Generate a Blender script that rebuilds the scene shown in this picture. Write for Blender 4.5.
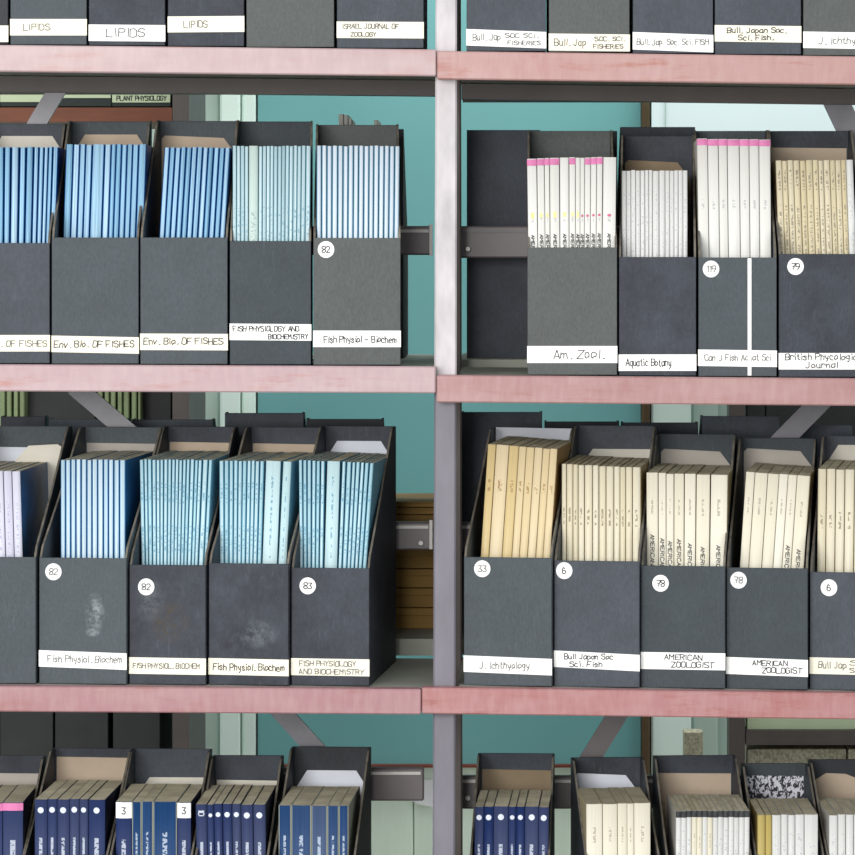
import bpy, bmesh, math, random
from mathutils import Matrix, Vector
random.seed(7)
for o in list(bpy.data.objects): bpy.data.objects.remove(o)
scn = bpy.context.scene

# ------------------------------------------------------------------ camera
S = 860.0            # photograph pixels per metre in the plane of the shelf fronts (Y = 0)
D = 4.0              # camera distance from that plane
VX, VY = 500.0, 250.0   # where the camera's axis meets the picture
ZC = 1.55            # eye height
cam = bpy.data.cameras.new('camera'); camo = bpy.data.objects.new('camera', cam)
scn.collection.objects.link(camo); scn.camera = camo
camo.location = (0, -D, ZC); camo.rotation_euler = (math.pi/2, 0, 0)
cam.sensor_width = 36; cam.lens = S*D/855*36
cam.shift_x = (427.5-VX)/855; cam.shift_y = (VY-427.5)/855
cam.clip_end = 60

def P(px, py, Y=0.0):
    f = (D+Y)/D/S
    return Vector(((px-VX)*f, Y, ZC-(py-VY)*f))
def PX(px, Y=0.0): return (px-VX)*(D+Y)/D/S
def PZ(py, Y=0.0): return ZC-(py-VY)*(D+Y)/D/S

# ------------------------------------------------------------------ light
w = bpy.data.worlds.new('world'); scn.world = w; w.use_nodes = True
bg = w.node_tree.nodes['Background']; bg.inputs[0].default_value = (0.93, 0.97, 1.0, 1); bg.inputs[1].default_value = 0.80
def area(name, loc, target, sx, sy, power, col):
    l = bpy.data.lights.new(name, 'AREA'); l.shape = 'RECTANGLE'; l.size = sx; l.size_y = sy; l.energy = power; l.color = col
    o = bpy.data.objects.new(name, l); scn.collection.objects.link(o); o.location = loc
    o.rotation_euler = (Vector(target)-Vector(loc)).to_track_quat('-Z', 'Y').to_euler()
    return o
area('window_light', (-1.4, -4.6, 2.0), (-0.05, 0, 1.3), 2.6, 1.8, 205, (1.0, 0.985, 0.96))
area('room_light', (0.3, 1.75, 2.9), (0.3, 1.9, 0), 2.6, 0.5, 32, (1.0, 0.99, 0.96))  # unseen fill lamp, added to brighten the wall and far shelving
vs = scn.view_settings
vs.view_transform = 'Standard'; vs.look = 'None'; vs.gamma = 1.0; vs.use_curve_mapping = False; vs.exposure = 0.0

# ------------------------------------------------------------------ helpers
C = scn.collection
def lin(c):
    return tuple(((v/255)/12.92 if v/255 <= .04045 else ((v/255+.055)/1.055)**2.4) for v in c)+(1,)

def box_bm(bm, x0, x1, y0, y1, z0, z1, mi=0):
    v = [bm.verts.new(p) for p in ((x0,y0,z0),(x1,y0,z0),(x1,y1,z0),(x0,y1,z0),(x0,y0,z1),(x1,y0,z1),(x1,y1,z1),(x0,y1,z1))]
    for f in ((0,1,5,4),(1,2,6,5),(2,3,7,6),(3,0,4,7),(4,5,6,7),(3,2,1,0)):
        bm.faces.new([v[i] for i in f]).material_index = mi
    return v
def prism_bm(bm, pts, axis, a0, a1, mi=0, rim=None):
    """polygon pts (2-D) pushed along an axis from a0 to a1; rim = {edge index: material}"""
    def mk(p, a):
        return {'x': (a, p[0], p[1]), 'y': (p[0], a, p[1]), 'z': (p[0], p[1], a)}[axis]
    A = [bm.verts.new(mk(p, a0)) for p in pts]; B = [bm.verts.new(mk(p, a1)) for p in pts]
    n = len(pts)
    bm.faces.new(A).material_index = mi; bm.faces.new(B[::-1]).material_index = mi
    for i in range(n):
        f = bm.faces.new((A[i], B[i], B[(i+1) % n], A[(i+1) % n])); f.material_index = (rim or {}).get(i, mi)
    bmesh.ops.recalc_face_normals(bm, faces=bm.faces)

def obj(name, bm, mats, parent=None, bevel=0):
    if bevel:
        bmesh.ops.bevel(bm, geom=[e for e in bm.edges], offset=bevel, segments=1, affect='EDGES', profile=.5)
    me = bpy.data.meshes.new(name); bm.normal_update(); bm.to_mesh(me); bm.free()
    if not isinstance(mats, (list, tuple)): mats = [mats]
    for m in mats: me.materials.append(m)
    o = bpy.data.objects.new(name, me); C.objects.link(o); o.parent = parent
    return o
def mesh_obj(name, verts, faces, mats, parent=None):
    me = bpy.data.meshes.new(name); me.from_pydata(verts, [], faces)
    if not isinstance(mats, (list, tuple)): mats = [mats]
    for m in mats: me.materials.append(m)
    o = bpy.data.objects.new(name, me); C.objects.link(o); o.parent = parent
    return o
def tag(o, label=None, cat=None, group=None, kind=None):
    if label: o['label'] = label
    if cat: o['category'] = cat
    if group: o['group'] = group
    if kind: o['kind'] = kind
    return o
def empty(name, loc=(0,0,0), label=None, cat=None, group=None):
    o = bpy.data.objects.new(name, None); C.objects.link(o); o.location = loc; o.empty_display_size = .02
    return tag(o, label, cat, group)
def sbox(name, x0, x1, y0, y1, z0, z1, m, parent=None, bevel=0):
    bm = bmesh.new(); box_bm(bm, x0, x1, y0, y1, z0, z1)
    return obj(name, bm, m, parent, bevel)

# ------------------------------------------------------------------ materials
def newmat(name, rough=.6, spec=.3):
    m = bpy.data.materials.new(name); m.use_nodes = True
    nt = m.node_tree; b = nt.nodes['Principled BSDF']
    b.inputs['Roughness'].default_value = rough; b.inputs['Specular IOR Level'].default_value = spec
    return m, nt, b
def node(nt, t, **kw):
    n = nt.nodes.new(t)
    for k, v in kw.items():
        if k.startswith('i_'): n.inputs[k[2:].replace('_', ' ')].default_value = v
        else: setattr(n, k, v)
    return n
def mth(nt, op, a, b=None, c=None):
    n = nt.nodes.new('ShaderNodeMath'); n.operation = op
    for i, v in enumerate((a, b, c)):
        if v is None: continue
        if isinstance(v, (int, float)): n.inputs[i].default_value = v
        else: nt.links.new(v, n.inputs[i])
    return n.outputs[0]
def mix(nt, fac, a, b, mode='MIX'):
    n = nt.nodes.new('ShaderNodeMix'); n.data_type = 'RGBA'; n.blend_type = mode
    if isinstance(fac, (int, float)): n.inputs[0].default_value = fac
    else: nt.links.new(fac, n.inputs[0])
    for i, v in ((6, a), (7, b)):
        if isinstance(v, tuple): n.inputs[i].default_value = v
        else: nt.links.new(v, n.inputs[i])
    return n.outputs[2]
def noise(nt, vec, scale, detail=3, rough=.6):
    n = node(nt, 'ShaderNodeTexNoise'); n.inputs['Scale'].default_value = scale
    n.inputs['Detail'].default_value = detail; n.inputs['Roughness'].default_value = rough
    if vec is not None: nt.links.new(vec, n.inputs['Vector'])
    return n.outputs['Fac']
def mapping(nt, src, scale):
    mp = node(nt, 'ShaderNodeMapping'); mp.inputs['Scale'].default_value = scale
    nt.links.new(src, mp.inputs['Vector'])
    # every object reads its own stretch of the pattern
    oi = node(nt, 'ShaderNodeObjectInfo'); cmb = node(nt, 'ShaderNodeCombineXYZ')
    for i, k in enumerate((37.0, 91.0, 53.0)):
        nt.links.new(mth(nt, 'MULTIPLY', oi.outputs['Random'], k), cmb.inputs[i])
    nt.links.new(cmb.outputs[0], mp.inputs['Location'])
    return mp.outputs[0]
def ramp(nt, fac, lo, hi):
    n = node(nt, 'ShaderNodeMapRange'); n.inputs['From Min'].default_value = lo; n.inputs['From Max'].default_value = hi
    nt.links.new(fac, n.inputs['Value']); return n.outputs[0]
def bump(nt, b, h, strength, dist=.001):
    n = node(nt, 'ShaderNodeBump'); n.inputs['Strength'].default_value = strength; n.inputs['Distance'].default_value = dist
    nt.links.new(h, n.inputs['Height']); nt.links.new(n.outputs[0], b.inputs['Normal'])

def plain(name, rgb, rough=.6, var=.08, scale=40, spec=.3, stretch=(1,1,1)):
    m, nt, b = newmat(name, rough, spec)
    tc = node(nt, 'ShaderNodeTexCoord'); v = mapping(nt, tc.outputs['Object'], stretch)
    f = ramp(nt, noise(nt, v, scale), .3, .7)
    base = lin(rgb)
    lo = tuple(c*(1-var) for c in base[:3])+(1,); hi = tuple(min(1, c*(1+var)) for c in base[:3])+(1,)
    nt.links.new(mix(nt, f, lo, hi), b.inputs['Base Color'])
    return m
def cloth(name, rgb, scuff=.5, mott=.16, smudge=()):
    """book-cloth covered board: fine weave, mottled, pale rubbed streaks"""
    m, nt, b = newmat(name, .62, .28)
    tc = node(nt, 'ShaderNodeTexCoord')
    v = mapping(nt, tc.outputs['Object'], (1,1,1))
    base = lin(rgb)
    lo = tuple(c*(1-mott) for c in base[:3])+(1,); hi = tuple(c*(1+mott) for c in base[:3])+(1,)
    col = mix(nt, ramp(nt, noise(nt, v, 18, 5, .7), .3, .7), lo, hi)
    fine = ramp(nt, noise(nt, mapping(nt, tc.outputs['Object'], (1.6, 1, .7)), 260, 3, .7), .3, .7)
    col = mix(nt, fine, mix(nt, 1.0, col, (.86, .86, .86, 1), 'MULTIPLY'), mix(nt, 1.0, col, (1.14, 1.14, 1.14, 1), 'MULTIPLY'))
    v2 = mapping(nt, tc.outputs['Object'], (60, 60, 9))
    st = ramp(nt, noise(nt, v2, 4, 4, .75), .56, .82)
    msk = ramp(nt, noise(nt, v, 14, 2), .45, .7)
    pale = tuple(min(1, c*2.1+.02) for c in base[:3])+(1,)
    col = mix(nt, mth(nt, 'MULTIPLY', mth(nt, 'MULTIPLY', st, msk), scuff), col, pale)
    for (u, z, ru, rz, c, k, sc) in smudge:     # a mark of its own on the front: place, size, colour
        mp = node(nt, 'ShaderNodeMapping'); mp.inputs['Location'].default_value = (-u/ru, 0, -z/rz); mp.inputs['Scale'].default_value = (1/ru, 0, 1/rz)
        nt.links.new(tc.outputs['Object'], mp.inputs['Vector'])
        ln = node(nt, 'ShaderNodeVectorMath', operation='LENGTH'); nt.links.new(mp.outputs[0], ln.inputs[0])
        near = ramp(nt, ln.outputs['Value'], 1.0, .4)
        f = mth(nt, 'MULTIPLY', mth(nt, 'MULTIPLY', near, ramp(nt, noise(nt, v, sc, 4, .8), .42, .62)), k)
        col = mix(nt, f, col, lin(c))
    nt.links.new(col, b.inputs['Base Color'])
    bump(nt, b, noise(nt, v, 900, 2), .25, .0006)
    return m
CLOTH = {
    'grey':  cloth('file cloth grey', (73, 80, 85), .45, .1),
    'olive': cloth('file cloth warm grey', (86, 90, 89), .25, .07),
    'navy':  cloth('file cloth blue black', (57, 61, 69), 1.0, .32),
    'slate': cloth('file cloth slate', (70, 75, 83), .7, .17),
    'green': cloth('file cloth green grey', (62, 69, 74), .4, .11),
    'black': cloth('file cloth black', (50, 52, 57), .6, .16),
}
CLOTH['chalky'] = cloth('file cloth chalk scuffed', (76, 83, 88), .4, .09, [(.014, .082, .013, .026, (150, 156, 160), .8, 120), (.012, .060, .010, .006, (150, 156, 160), .6, 160)])
CLOTH['stained'] = cloth('file cloth brown stained', (57, 61, 69), 1.0, .3, [(.004, .070, .026, .030, (74, 64, 52), .9, 45), (-.02, .10, .02, .03, (104, 110, 116), .5, 60)])
CLOTH['worn'] = cloth('file cloth heavily rubbed', (57, 61, 69), 1.0, .34, [(-.012, .05, .024, .026, (38, 40, 46), .9, 70), (.012, .06, .026, .02, (112, 118, 124), .6, 90)])
M_RIM = plain('rubbed board edge', (112, 106, 96), .8, .4, 60)
LINING = {
    'tan':   plain('lining tan card', (188, 170, 150), .85, .06, 30),
    'cream': plain('lining cream paper', (214, 209, 197), .85, .04, 30),
    'white': plain('lining white paper', (218, 222, 232), .8, .03, 30),
    'brown': plain('lining brown card', (150, 132, 108), .85, .08, 30),
    'grey':  plain('lining grey card', (178, 171, 163), .85, .06, 30),
}
def marble():
    m, nt, b = newmat('lining marbled paper', .7, .3)
    tc = node(nt, 'ShaderNodeTexCoord'); v = mapping(nt, tc.outputs['Object'], (1.6, 1, 1))
    f = ramp(nt, noise(nt, v, 150, 2, .8), .47, .53)
    nt.links.new(mix(nt, f, lin((48, 48, 54)), lin((212, 212, 222))), b.inputs['Base Color'])
    return m
LINING['marbled'] = marble()
M_LABEL = plain('cream label paper', (246, 241, 222), .7, .03, 25)
M_LABELW = plain('white label paper', (252, 252, 249), .7, .02, 25)
M_STICK = plain('white round sticker', (248, 248, 246), .6, .02, 30)
M_INK = plain('black ink', (50, 50, 54), .6, .3, 200)
M_INKF = plain('faded grey ink', (120, 118, 114), .7, .3, 200)
M_PAGES = None
def pages_mat(name, rgb):
    m, nt, b = newmat(name, .9, .1)
    tc = node(nt, 'ShaderNodeTexCoord'); v = mapping(nt, tc.outputs['Object'], (900, 4, 4))
    f = ramp(nt, noise(nt, v, 1, 3, .6), .3, .7)
    base = lin(rgb)
    v3 = mapping(nt, tc.outputs['Object'], (20, 20, 20))
    col = mix(nt, f, tuple(c*.82 for c in base[:3])+(1,), base)
    col = mix(nt, ramp(nt, noise(nt, v3, 1, 3), .4, .8), col, lin((170, 162, 138)))
    nt.links.new(col, b.inputs['Base Color'])
    return m
M_PAGES = pages_mat('paper page edges', (236, 226, 200))
M_PAGESD = pages_mat('aged paper page edges', (212, 202, 178))

def spine(name, rgb, ink=None, zones=(), var=.10, streak=.25, rough=.45, dens=.5, wid=.5, zs=420.0):
    """printed paper spine: z zones (0..1 of the height) carry rows of small print"""
    m, nt, b = newmat(name, rough, .35)
    tc = node(nt, 'ShaderNodeTexCoord')
    oi = node(nt, 'ShaderNodeObjectInfo')
    base = lin(rgb)
    v = mapping(nt, tc.outputs['Object'], (700, 1, 5))
    f = ramp(nt, noise(nt, v, 1, 3, .6), .3, .7)
    lo = tuple(c*(1-streak) for c in base[:3])+(1,); hi = tuple(min(1, c*(1+streak*.4)) for c in base[:3])+(1,)
    col = mix(nt, f, lo, hi)
    rv = mth(nt, 'MULTIPLY_ADD', oi.outputs['Random'], 2*var, 1-var)
    hsv = node(nt, 'ShaderNodeHueSaturation'); nt.links.new(col, hsv.inputs['Color']); nt.links.new(rv, hsv.inputs['Value'])
    nt.links.new(mth(nt, 'MULTIPLY_ADD', oi.outputs['Random'], -.3, 1.1), hsv.inputs['Saturation'])
    col = hsv.outputs[0]
    if ink:
        sep = node(nt, 'ShaderNodeSeparateXYZ'); nt.links.new(tc.outputs['Generated'], sep.inputs[0])
        gx, gz = sep.outputs[0], sep.outputs[2]
        inx = mth(nt, 'COMPARE', gx, .5, wid/2)
        tot = None
        for (a, c) in zones:
            z = mth(nt, 'COMPARE', gz, (a+c)/2, (c-a)/2)
            tot = z if tot is None else mth(nt, 'MAXIMUM', tot, z)
        v2 = mapping(nt, tc.outputs['Object'], (300, 1, zs))
        n = ramp(nt, noise(nt, v2, 1, 1, .5), .62-.3*dens, .68-.3*dens)
        k = mth(nt, 'MULTIPLY', mth(nt, 'MULTIPLY', inx, tot), n)
        col = mix(nt, mth(nt, 'MULTIPLY', k, .85), col, lin(ink))
    nt.links.new(col, b.inputs['Base Color'])
    return m
SP = {
    'blue':   (spine('spine mid blue', (160, 206, 236), var=.14, streak=.45, rough=.35), plain('cover blue', (22, 86, 150), .4)),
    'paleblue': (spine('spine pale blue', (200, 226, 240), var=.05, streak=.3, rough=.35), plain('cover sea blue', (40, 110, 165), .4)),
    'teal':   (spine('spine pale teal', (192, 216, 222), (130, 166, 182), ((.55, .72),), .08, .3, dens=.2, wid=.5, zs=300), plain('cover teal', (138, 180, 192), .4)),
    'ice':    (spine('spine ice white', (212, 222, 232), None, (), .05, .14), plain('cover ice blue', (120, 165, 190), .4)),
    'icewide': (spine('spine pale celadon', (196, 214, 208), (150, 165, 165), ((.5, .7),), .02, .12, dens=.3), plain('cover celadon', (120, 165, 170), .4)),
    'cyan':   (spine('spine pale cyan', (186, 222, 232), (112, 164, 190), ((.57, .70), (.80, .90)), .06, .22, dens=.35, wid=.45, zs=420), plain('cover cyan blue', (116, 176, 200), .4)),
    'cyanwide': (spine('spine light cyan wide', (196, 226, 231), (110, 160, 184), ((.55, .93),), .02, .1, dens=.45, wid=.14, zs=260), plain('cover pale cyan', (118, 178, 200), .4)),
    'lilac':  (spine('spine lilac white', (216, 216, 232), (176, 176, 200), ((.55, .85),), .03, .1, dens=.3, wid=.3), plain('cover picture blue', (40, 96, 150), .35, .6, 14)),
    'white':  (spine('spine white', (226, 225, 219), (186, 186, 186), ((.70, .74),), .03, .07, dens=.6, wid=.25), plain('cover white', (214, 212, 204), .5)),
    'whitep': (spine('spine white grey print', (226, 226, 223), (190, 193, 198), ((.5, .9),), .04, .12, dens=.12, wid=.5, zs=420), plain('cover off white', (190, 188, 182), .5)),
    'cream':  (spine('spine cream', (230, 221, 194), (150, 138, 118), ((.72, .80),), .04, .1, dens=.55, wid=.3, zs=240), plain('cover cream', (168, 150, 110), .6)),
    'creamp': (spine('spine cream grey print', (222, 210, 176), (146, 136, 120), ((.55, .79), (.86, .955)), .05, .14, dens=.5, wid=.36, zs=420), plain('cover straw', (150, 130, 92), .6)),
    'tan':    (spine('spine straw tan', (226, 204, 156), (170, 136, 96), ((.80, .85),), .06, .1, dens=.5, wid=.35), plain('cover straw tan', (150, 118, 70), .6)),
    'ivory':  (spine('spine ivory', (236, 230, 210), (184, 176, 160), ((.80, .88),), .03, .06, dens=.6, wid=.18), plain('cover ivory', (186, 174, 140), .6)),
    'navy':   (spine('spine navy', (46, 60, 104), (196, 204, 220), ((.71, .80),), .1, .16, .3, dens=.85, wid=.26, zs=500), plain('cover navy', (24, 34, 68), .4)),
    'navyb':  (spine('spine steel navy', (52, 80, 124), (184, 198, 216), ((.70, .84),), .1, .25, .3, dens=.7, wid=.2, zs=400), plain('cover navy pale edge', (176, 180, 164), .5)),
    'gold':   (spine('spine mustard', (196, 178, 116), None, (), .05, .12), plain('cover mustard', (140, 120, 70), .6)),
}
M_PINK = plain('pink spine band', (202, 114, 162), .5, .14, 60)
M_PINKS = plain('bright pink band', (222, 126, 178), .5, .08, 60)
M_DARKTAPE = plain('dark tape', (58, 60, 62), .5, .3, 120)
M_YEL = plain('faded yellow print', (246, 226, 150), .6, .1, 80)
M_REDDOT = plain('faded red print', (206, 96, 130), .6, .1, 80)
M_EMB = plain('silver white print', (222, 228, 240), .4, .1, 300)

def paint(name, base, worn, dark, wear=.5):
    """old pink gloss on a timber edge, rubbed to redder wood along the grain"""
    m, nt, b = newmat(name, .45, .4)
    tc = node(nt, 'ShaderNodeTexCoord'); v = mapping(nt, tc.outputs['Object'], (3.2, 10, 22))
    f1 = noise(nt, v, 2.2, 5, .65)
    v2 = mapping(nt, tc.outputs['Object'], (2.2, 2, 9)); f2 = noise(nt, v2, 3, 3)
    col = mix(nt, ramp(nt, f2, .35, .68), lin(base), lin(worn))
    v3 = mapping(nt, tc.outputs['Object'], (6, 4, 40))
    k = ramp(nt, noise(nt, v3, 1.5, 4, .7), .54, .72)
    col = mix(nt, mth(nt, 'MULTIPLY', k, wear), col, lin(dark))
    col = mix(nt, ramp(nt, f1, .3, .75), col, mix(nt, .82, lin(base), col))
    v4 = mapping(nt, tc.outputs['Object'], (110, 30, 30)); col = mix(nt, ramp(nt, noise(nt, v4, 1, 2), .35, .7), col, mix(nt, .10, col, lin((230, 214, 206))))
    nt.links.new(col, b.inputs['Base Color'])
    bump(nt, b, f1, .25, .001)
    return m
EDGE = [
    (paint('pink edge upper', (184, 161, 161), (176, 149, 152), (176, 128, 122), .6), paint('salmon edge upper', (178, 140, 137), (174, 130, 127), (160, 92, 70), .85)),
    (paint('pink edge middle', (182, 158, 161), (174, 144, 149), (172, 112, 104), .8), paint('rose edge middle', (171, 133, 132), (160, 116, 115), (150, 84, 72), .7)),
    (paint('rose edge lower', (168, 127, 131), (160, 113, 119), (152, 92, 80), .6), paint('red edge lower', (173, 124, 126), (165, 104, 102), (144, 70, 52), .85)),
    (paint('rose edge bottom', (174, 136, 142), (168, 124, 132), (164, 106, 96), .5), paint('red edge bottom', (176, 132, 136), (170, 118, 118), (158, 88, 72), .6)),
]
M_BOARD = plain('shelf board grey green', (168, 170, 158), .6, .1, 12)
M_STEEL = plain('pale worn steel', (190, 184, 187), .45, .2, 40, .5, (1, 1, .35))  # upper post: the glare on it is put into the colour
M_STEEL_DIM = plain('mauve grey steel', (114, 111, 121), .45, .14, 26, .5, (1, 1, .35))  # lower post: same steel, the weaker light painted in as a darker tone
M_STEELD = plain('dark brown steel', (84, 76, 72), .5, .12, 20, .4)
M_RAIL = plain('grey brown rail', (104, 96, 98), .4, .1, 18, .5)
M_LIP = plain('bare metal edge', (206, 202, 198), .35, .08, 40, .5)
M_BRACE = plain('grey flat bar', (120, 118, 124), .4, .14, 30, .5)
M_BOLT = plain('zinc bolt', (224, 222, 216), .3, .1, 60, .6)
M_TEAL = plain('teal paint', (108, 166, 166), .55, .04, 3)
M_MINT = plain('mint paint', (216, 236, 226), .55, .05, 5)
M_MINTG = plain('grey mint paint', (172, 192, 181), .6, .06, 5)
M_PLANK = plain('pale green plank', (228, 246, 228), .6, .06, 6, .3, (4, 1, .5))
M_WHITEW = plain('pale blue white paint', (222, 240, 240), .5, .02, 4)
M_BRNTRIM = plain('brown varnish', (80, 64, 42), .5, .15, 20)
M_REDTRIM = plain('dark red trim', (110, 52, 40), .5, .15, 20)
M_WOODB = plain('brown shelf edge', (116, 66, 44), .55, .15, 14, .3, (1, 1, 6))
M_KRAFT = plain('brown kraft card', (150, 118, 62), .7, .1, 14)
M_FLOOR = plain('floor grey', (120, 116, 108), .7, .1, 3)
M_GREENB = plain('green spine', (130, 144, 106), .6, .16, 30)
M_DKGREEN = plain('dark green file', (40, 50, 46), .6, .15, 20)
M_DARK = plain('charcoal file', (48, 50, 50), .6, .15, 20)
M_PALELAB = plain('pale green label', (198, 212, 176), .7, .04, 20)
M_SPECK = marble(); M_SPECK.name = 'speckled stone paper'
for n in M_SPECK.node_tree.nodes:
    if n.type == 'MIX': n.inputs[6].default_value = lin((140, 136, 114)); n.inputs[7].default_value = lin((196, 192, 168))
    if n.type == 'MAP_RANGE': n.inputs['From Min'].default_value = .35; n.inputs['From Max'].default_value = .65
M_PAPER = plain('white paper', (240, 242, 244), .8, .02, 20)

# ------------------------------------------------------------------ pen lettering (stroke alphabet)
G = {'A':"022842;1434",'B':"02083847463505;3544433202",'C':"4738180703123243",'D':"02082847432202",'E':"48080242;0535",'F':"480802;0535",
'G':"47381807031232434525",'H':"0208;4248;0545",'I':"1218",'J':"3833221203",'K':"0208;480542",'L':"080242",'M':"0208254842",'N':"02084248",
'O':"180703123243473818",'P':"02083847463505",'Q':"180703123243473818;2442",'R':"02083847463505;2542",'S':"4738180706354443321203",'T':"0848;2822",
'U':"080312324348",'V':"082248",'W':"0812253248",'X':"0248;0842",'Y':"082548;2522",'Z':"08480242",
'a':"361605031233;3632",'b':"0802;0516364543321203",'c':"35261605031232",'d':"3832;351605031233",'e':"043435261605031232",'f':"38281712;0626",
'g':"36160504133336;36312010",'h':"0802;0516263532",'i':"1612;1718",'j':"26211000;2728",'k':"0802;360432",'l':"1812",'m':"0602;05162522;25364542",
'n':"0602;0516263532",'o':"160503122333352616",'p':"0600;05162635332312",'q':"3630;361605031233",'r':"0602;05162635",'s':"352616052433221203",
't':"18132232;0626",'u':"0603122233;3632",'v':"061236",'w':"0612243246",'x':"0632;0236",'y':"061333;362110",'z':"06360232",
'0':"180703123243473818",'1':"172822",'2':"07183847460242",'3':"084825354443321203",'6':"37180603123243443505",'7':"084822;1535",
'8':"180706354443321203043546473818",'9':"453505071838474522",'.':"1222",'-':"0535",',':"2211"}
ADV = {'I':2.6,'i':2.4,'l':2.4,'.':2.6,' ':3.0,'j':3.4,'1':3.2,'f':3.6,'t':3.8,'M':5.4,'W':5.4,'m':5.4,'w':5.2,'r':3.8}
def glyph_width(t): return sum(ADV.get(c, 5.0 if not c.islower() else 4.4) for c in t)
def stroke_text(name, lines, mat, parent, pen=.0009, jitter=.18, rng=None, to3=None):
    """lines: (text, x0, baseline z, cap height, width or None); flat pen strokes. to3 maps (u, v) to a 3-D point"""
    rng = rng or random
    V, F = [], []
    for (t, x0, z0, cap, width) in lines:
        s = cap/6.0; sx = s*.9
        if width: sx = width/max(1e-6, glyph_width(t))
        cx = 0.0
        for ch in t:
            if ch in G:
                dy = rng.uniform(-.35, .35)*jitter*3; sh = rng.uniform(-.05, .09)
                for pl in G[ch].split(';'):
                    pts = [(int(pl[i]), int(pl[i+1])-2) for i in range(0, len(pl), 2)]
                    pts = [(x0+(cx+p[0]+p[1]*sh+rng.uniform(-jitter, jitter))*sx, z0+(p[1]+dy+rng.uniform(-jitter, jitter))*s) for p in pts]
                    for a, b2 in zip(pts, pts[1:]):
                        d = Vector((b2[0]-a[0], b2[1]-a[1])); L = d.length
                        if L < 1e-7: continue
                        d /= L; n = Vector((-d[1], d[0]))*pen/2; e = d*pen*.35
                        q = [(a[0]-e[0]+n[0], a[1]-e[1]+n[1]), (a[0]-e[0]-n[0], a[1]-e[1]-n[1]), (b2[0]+e[0]-n[0], b2[1]+e[1]-n[1]), (b2[0]+e[0]+n[0], b2[1]+e[1]+n[1])]
                        k = len(V); V += [to3(u, v) for u, v in q]; F.append((k, k+1, k+2, k+3))
            cx += ADV.get(ch, 5.0 if not ch.islower() else 4.4)
    return mesh_obj(name, V, F, mat, parent)

# ================================================================== the setting
YW = 2.4
floor = sbox('floor', -3.2, 3.2, -5.2, YW+.1, -.05, 0, M_FLOOR); tag(floor, 'grey floor under the shelving', None, None, 'structure')
wb = sbox('wall_back', -3.2, 3.2, YW, YW+.1, 0, 3.1, M_MINTG); tag(wb, 'grey mint wall far behind the shelves', None, None, 'structure')
# vertical planks under the teal board
xs = [258, 330, 414, 500, 584, 645]
for i in range(len(xs)-1):
    a, b = PX(xs[i], YW), PX(xs[i+1], YW)
    p = sbox('plank', a+.0008, b-.0008, YW-.02, YW, .02, PZ(764, YW), M_PLANK, wb, .002)
# door-case like strips either side of the teal board
def trim(n, x0, x1, m, th, label):
    t = sbox('trim_%d' % n, PX(x0, YW), PX(x1, YW), YW-th, YW-.0005, 0, 3.0, m, None, .004); tag(t, label, None, None, 'structure')
trim(1, 190, 221, M_MINTG, .03, 'grey mint upright board left of the teal board')
trim(2, 222, 242, M_MINT, .05, 'pale mint upright strip, wider of the pair left of the teal board')
trim(3, 243, 257, M_MINT, .04, 'narrow pale mint upright strip touching the teal board')
trim(4, 640.5, 648.5, M_BRNTRIM, .06, 'brown varnished upright at the right edge of the teal board')
trim(5, 650, 690, M_MINT, .05, 'broad mint upright board right of the brown upright')
trim(6, 691, 717, M_MINTG, .03, 'grey mint upright board beside the dark far shelves')
tb = empty('teal_board', P(450, 764, YW-.03), 'large smooth teal board filling the wall behind both bays', 'board')
o = sbox('panel', PX(259, YW), PX(640, YW), YW-.03, YW-.0005, PZ(762, YW), 3.0, M_TEAL, None); o.parent = tb; o.matrix_parent_inverse = Matrix.Translation(-Vector(tb.location))
o = sbox('ledge_trim', PX(259, YW), PX(640, YW), YW-.05, YW-.0305, PZ(763.6, YW), PZ(761.4, YW), M_REDTRIM, None); o.parent = tb; o.matrix_parent_inverse = Matrix.Translation(-Vector(tb.location))
def child(o, parent):
    o.parent = parent; o.matrix_parent_inverse = Matrix.Translation(-Vector(parent.location)); return o
wp = sbox('white_panel', PX(652, 2.2), PX(870, 2.2), 2.2, 2.22, PZ(330, 2.2), PZ(60, 2.2), M_WHITEW)
tag(wp, 'pale blue-white panel showing above the files at upper right', 'panel')
for xx in (665,): child(sbox('joint_strip', PX(xx, 2.2), PX(xx+.8, 2.2), 2.197, 2.2, PZ(330, 2.2), PZ(60, 2.2), M_MINTG), wp)
ps = bmesh.new(); prism_bm(ps, [(PX(x, 2.33), PZ(y, 2.33)) for x, y in ((404, 801), (417, 783), (433, 783), (433, 811), (418, 808))], 'y', 2.372, 2.376)
tag(obj('paper_sheet', ps, M_PAPER), 'white paper sheet pinned on the pale green planks behind the rail', 'paper')

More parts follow.
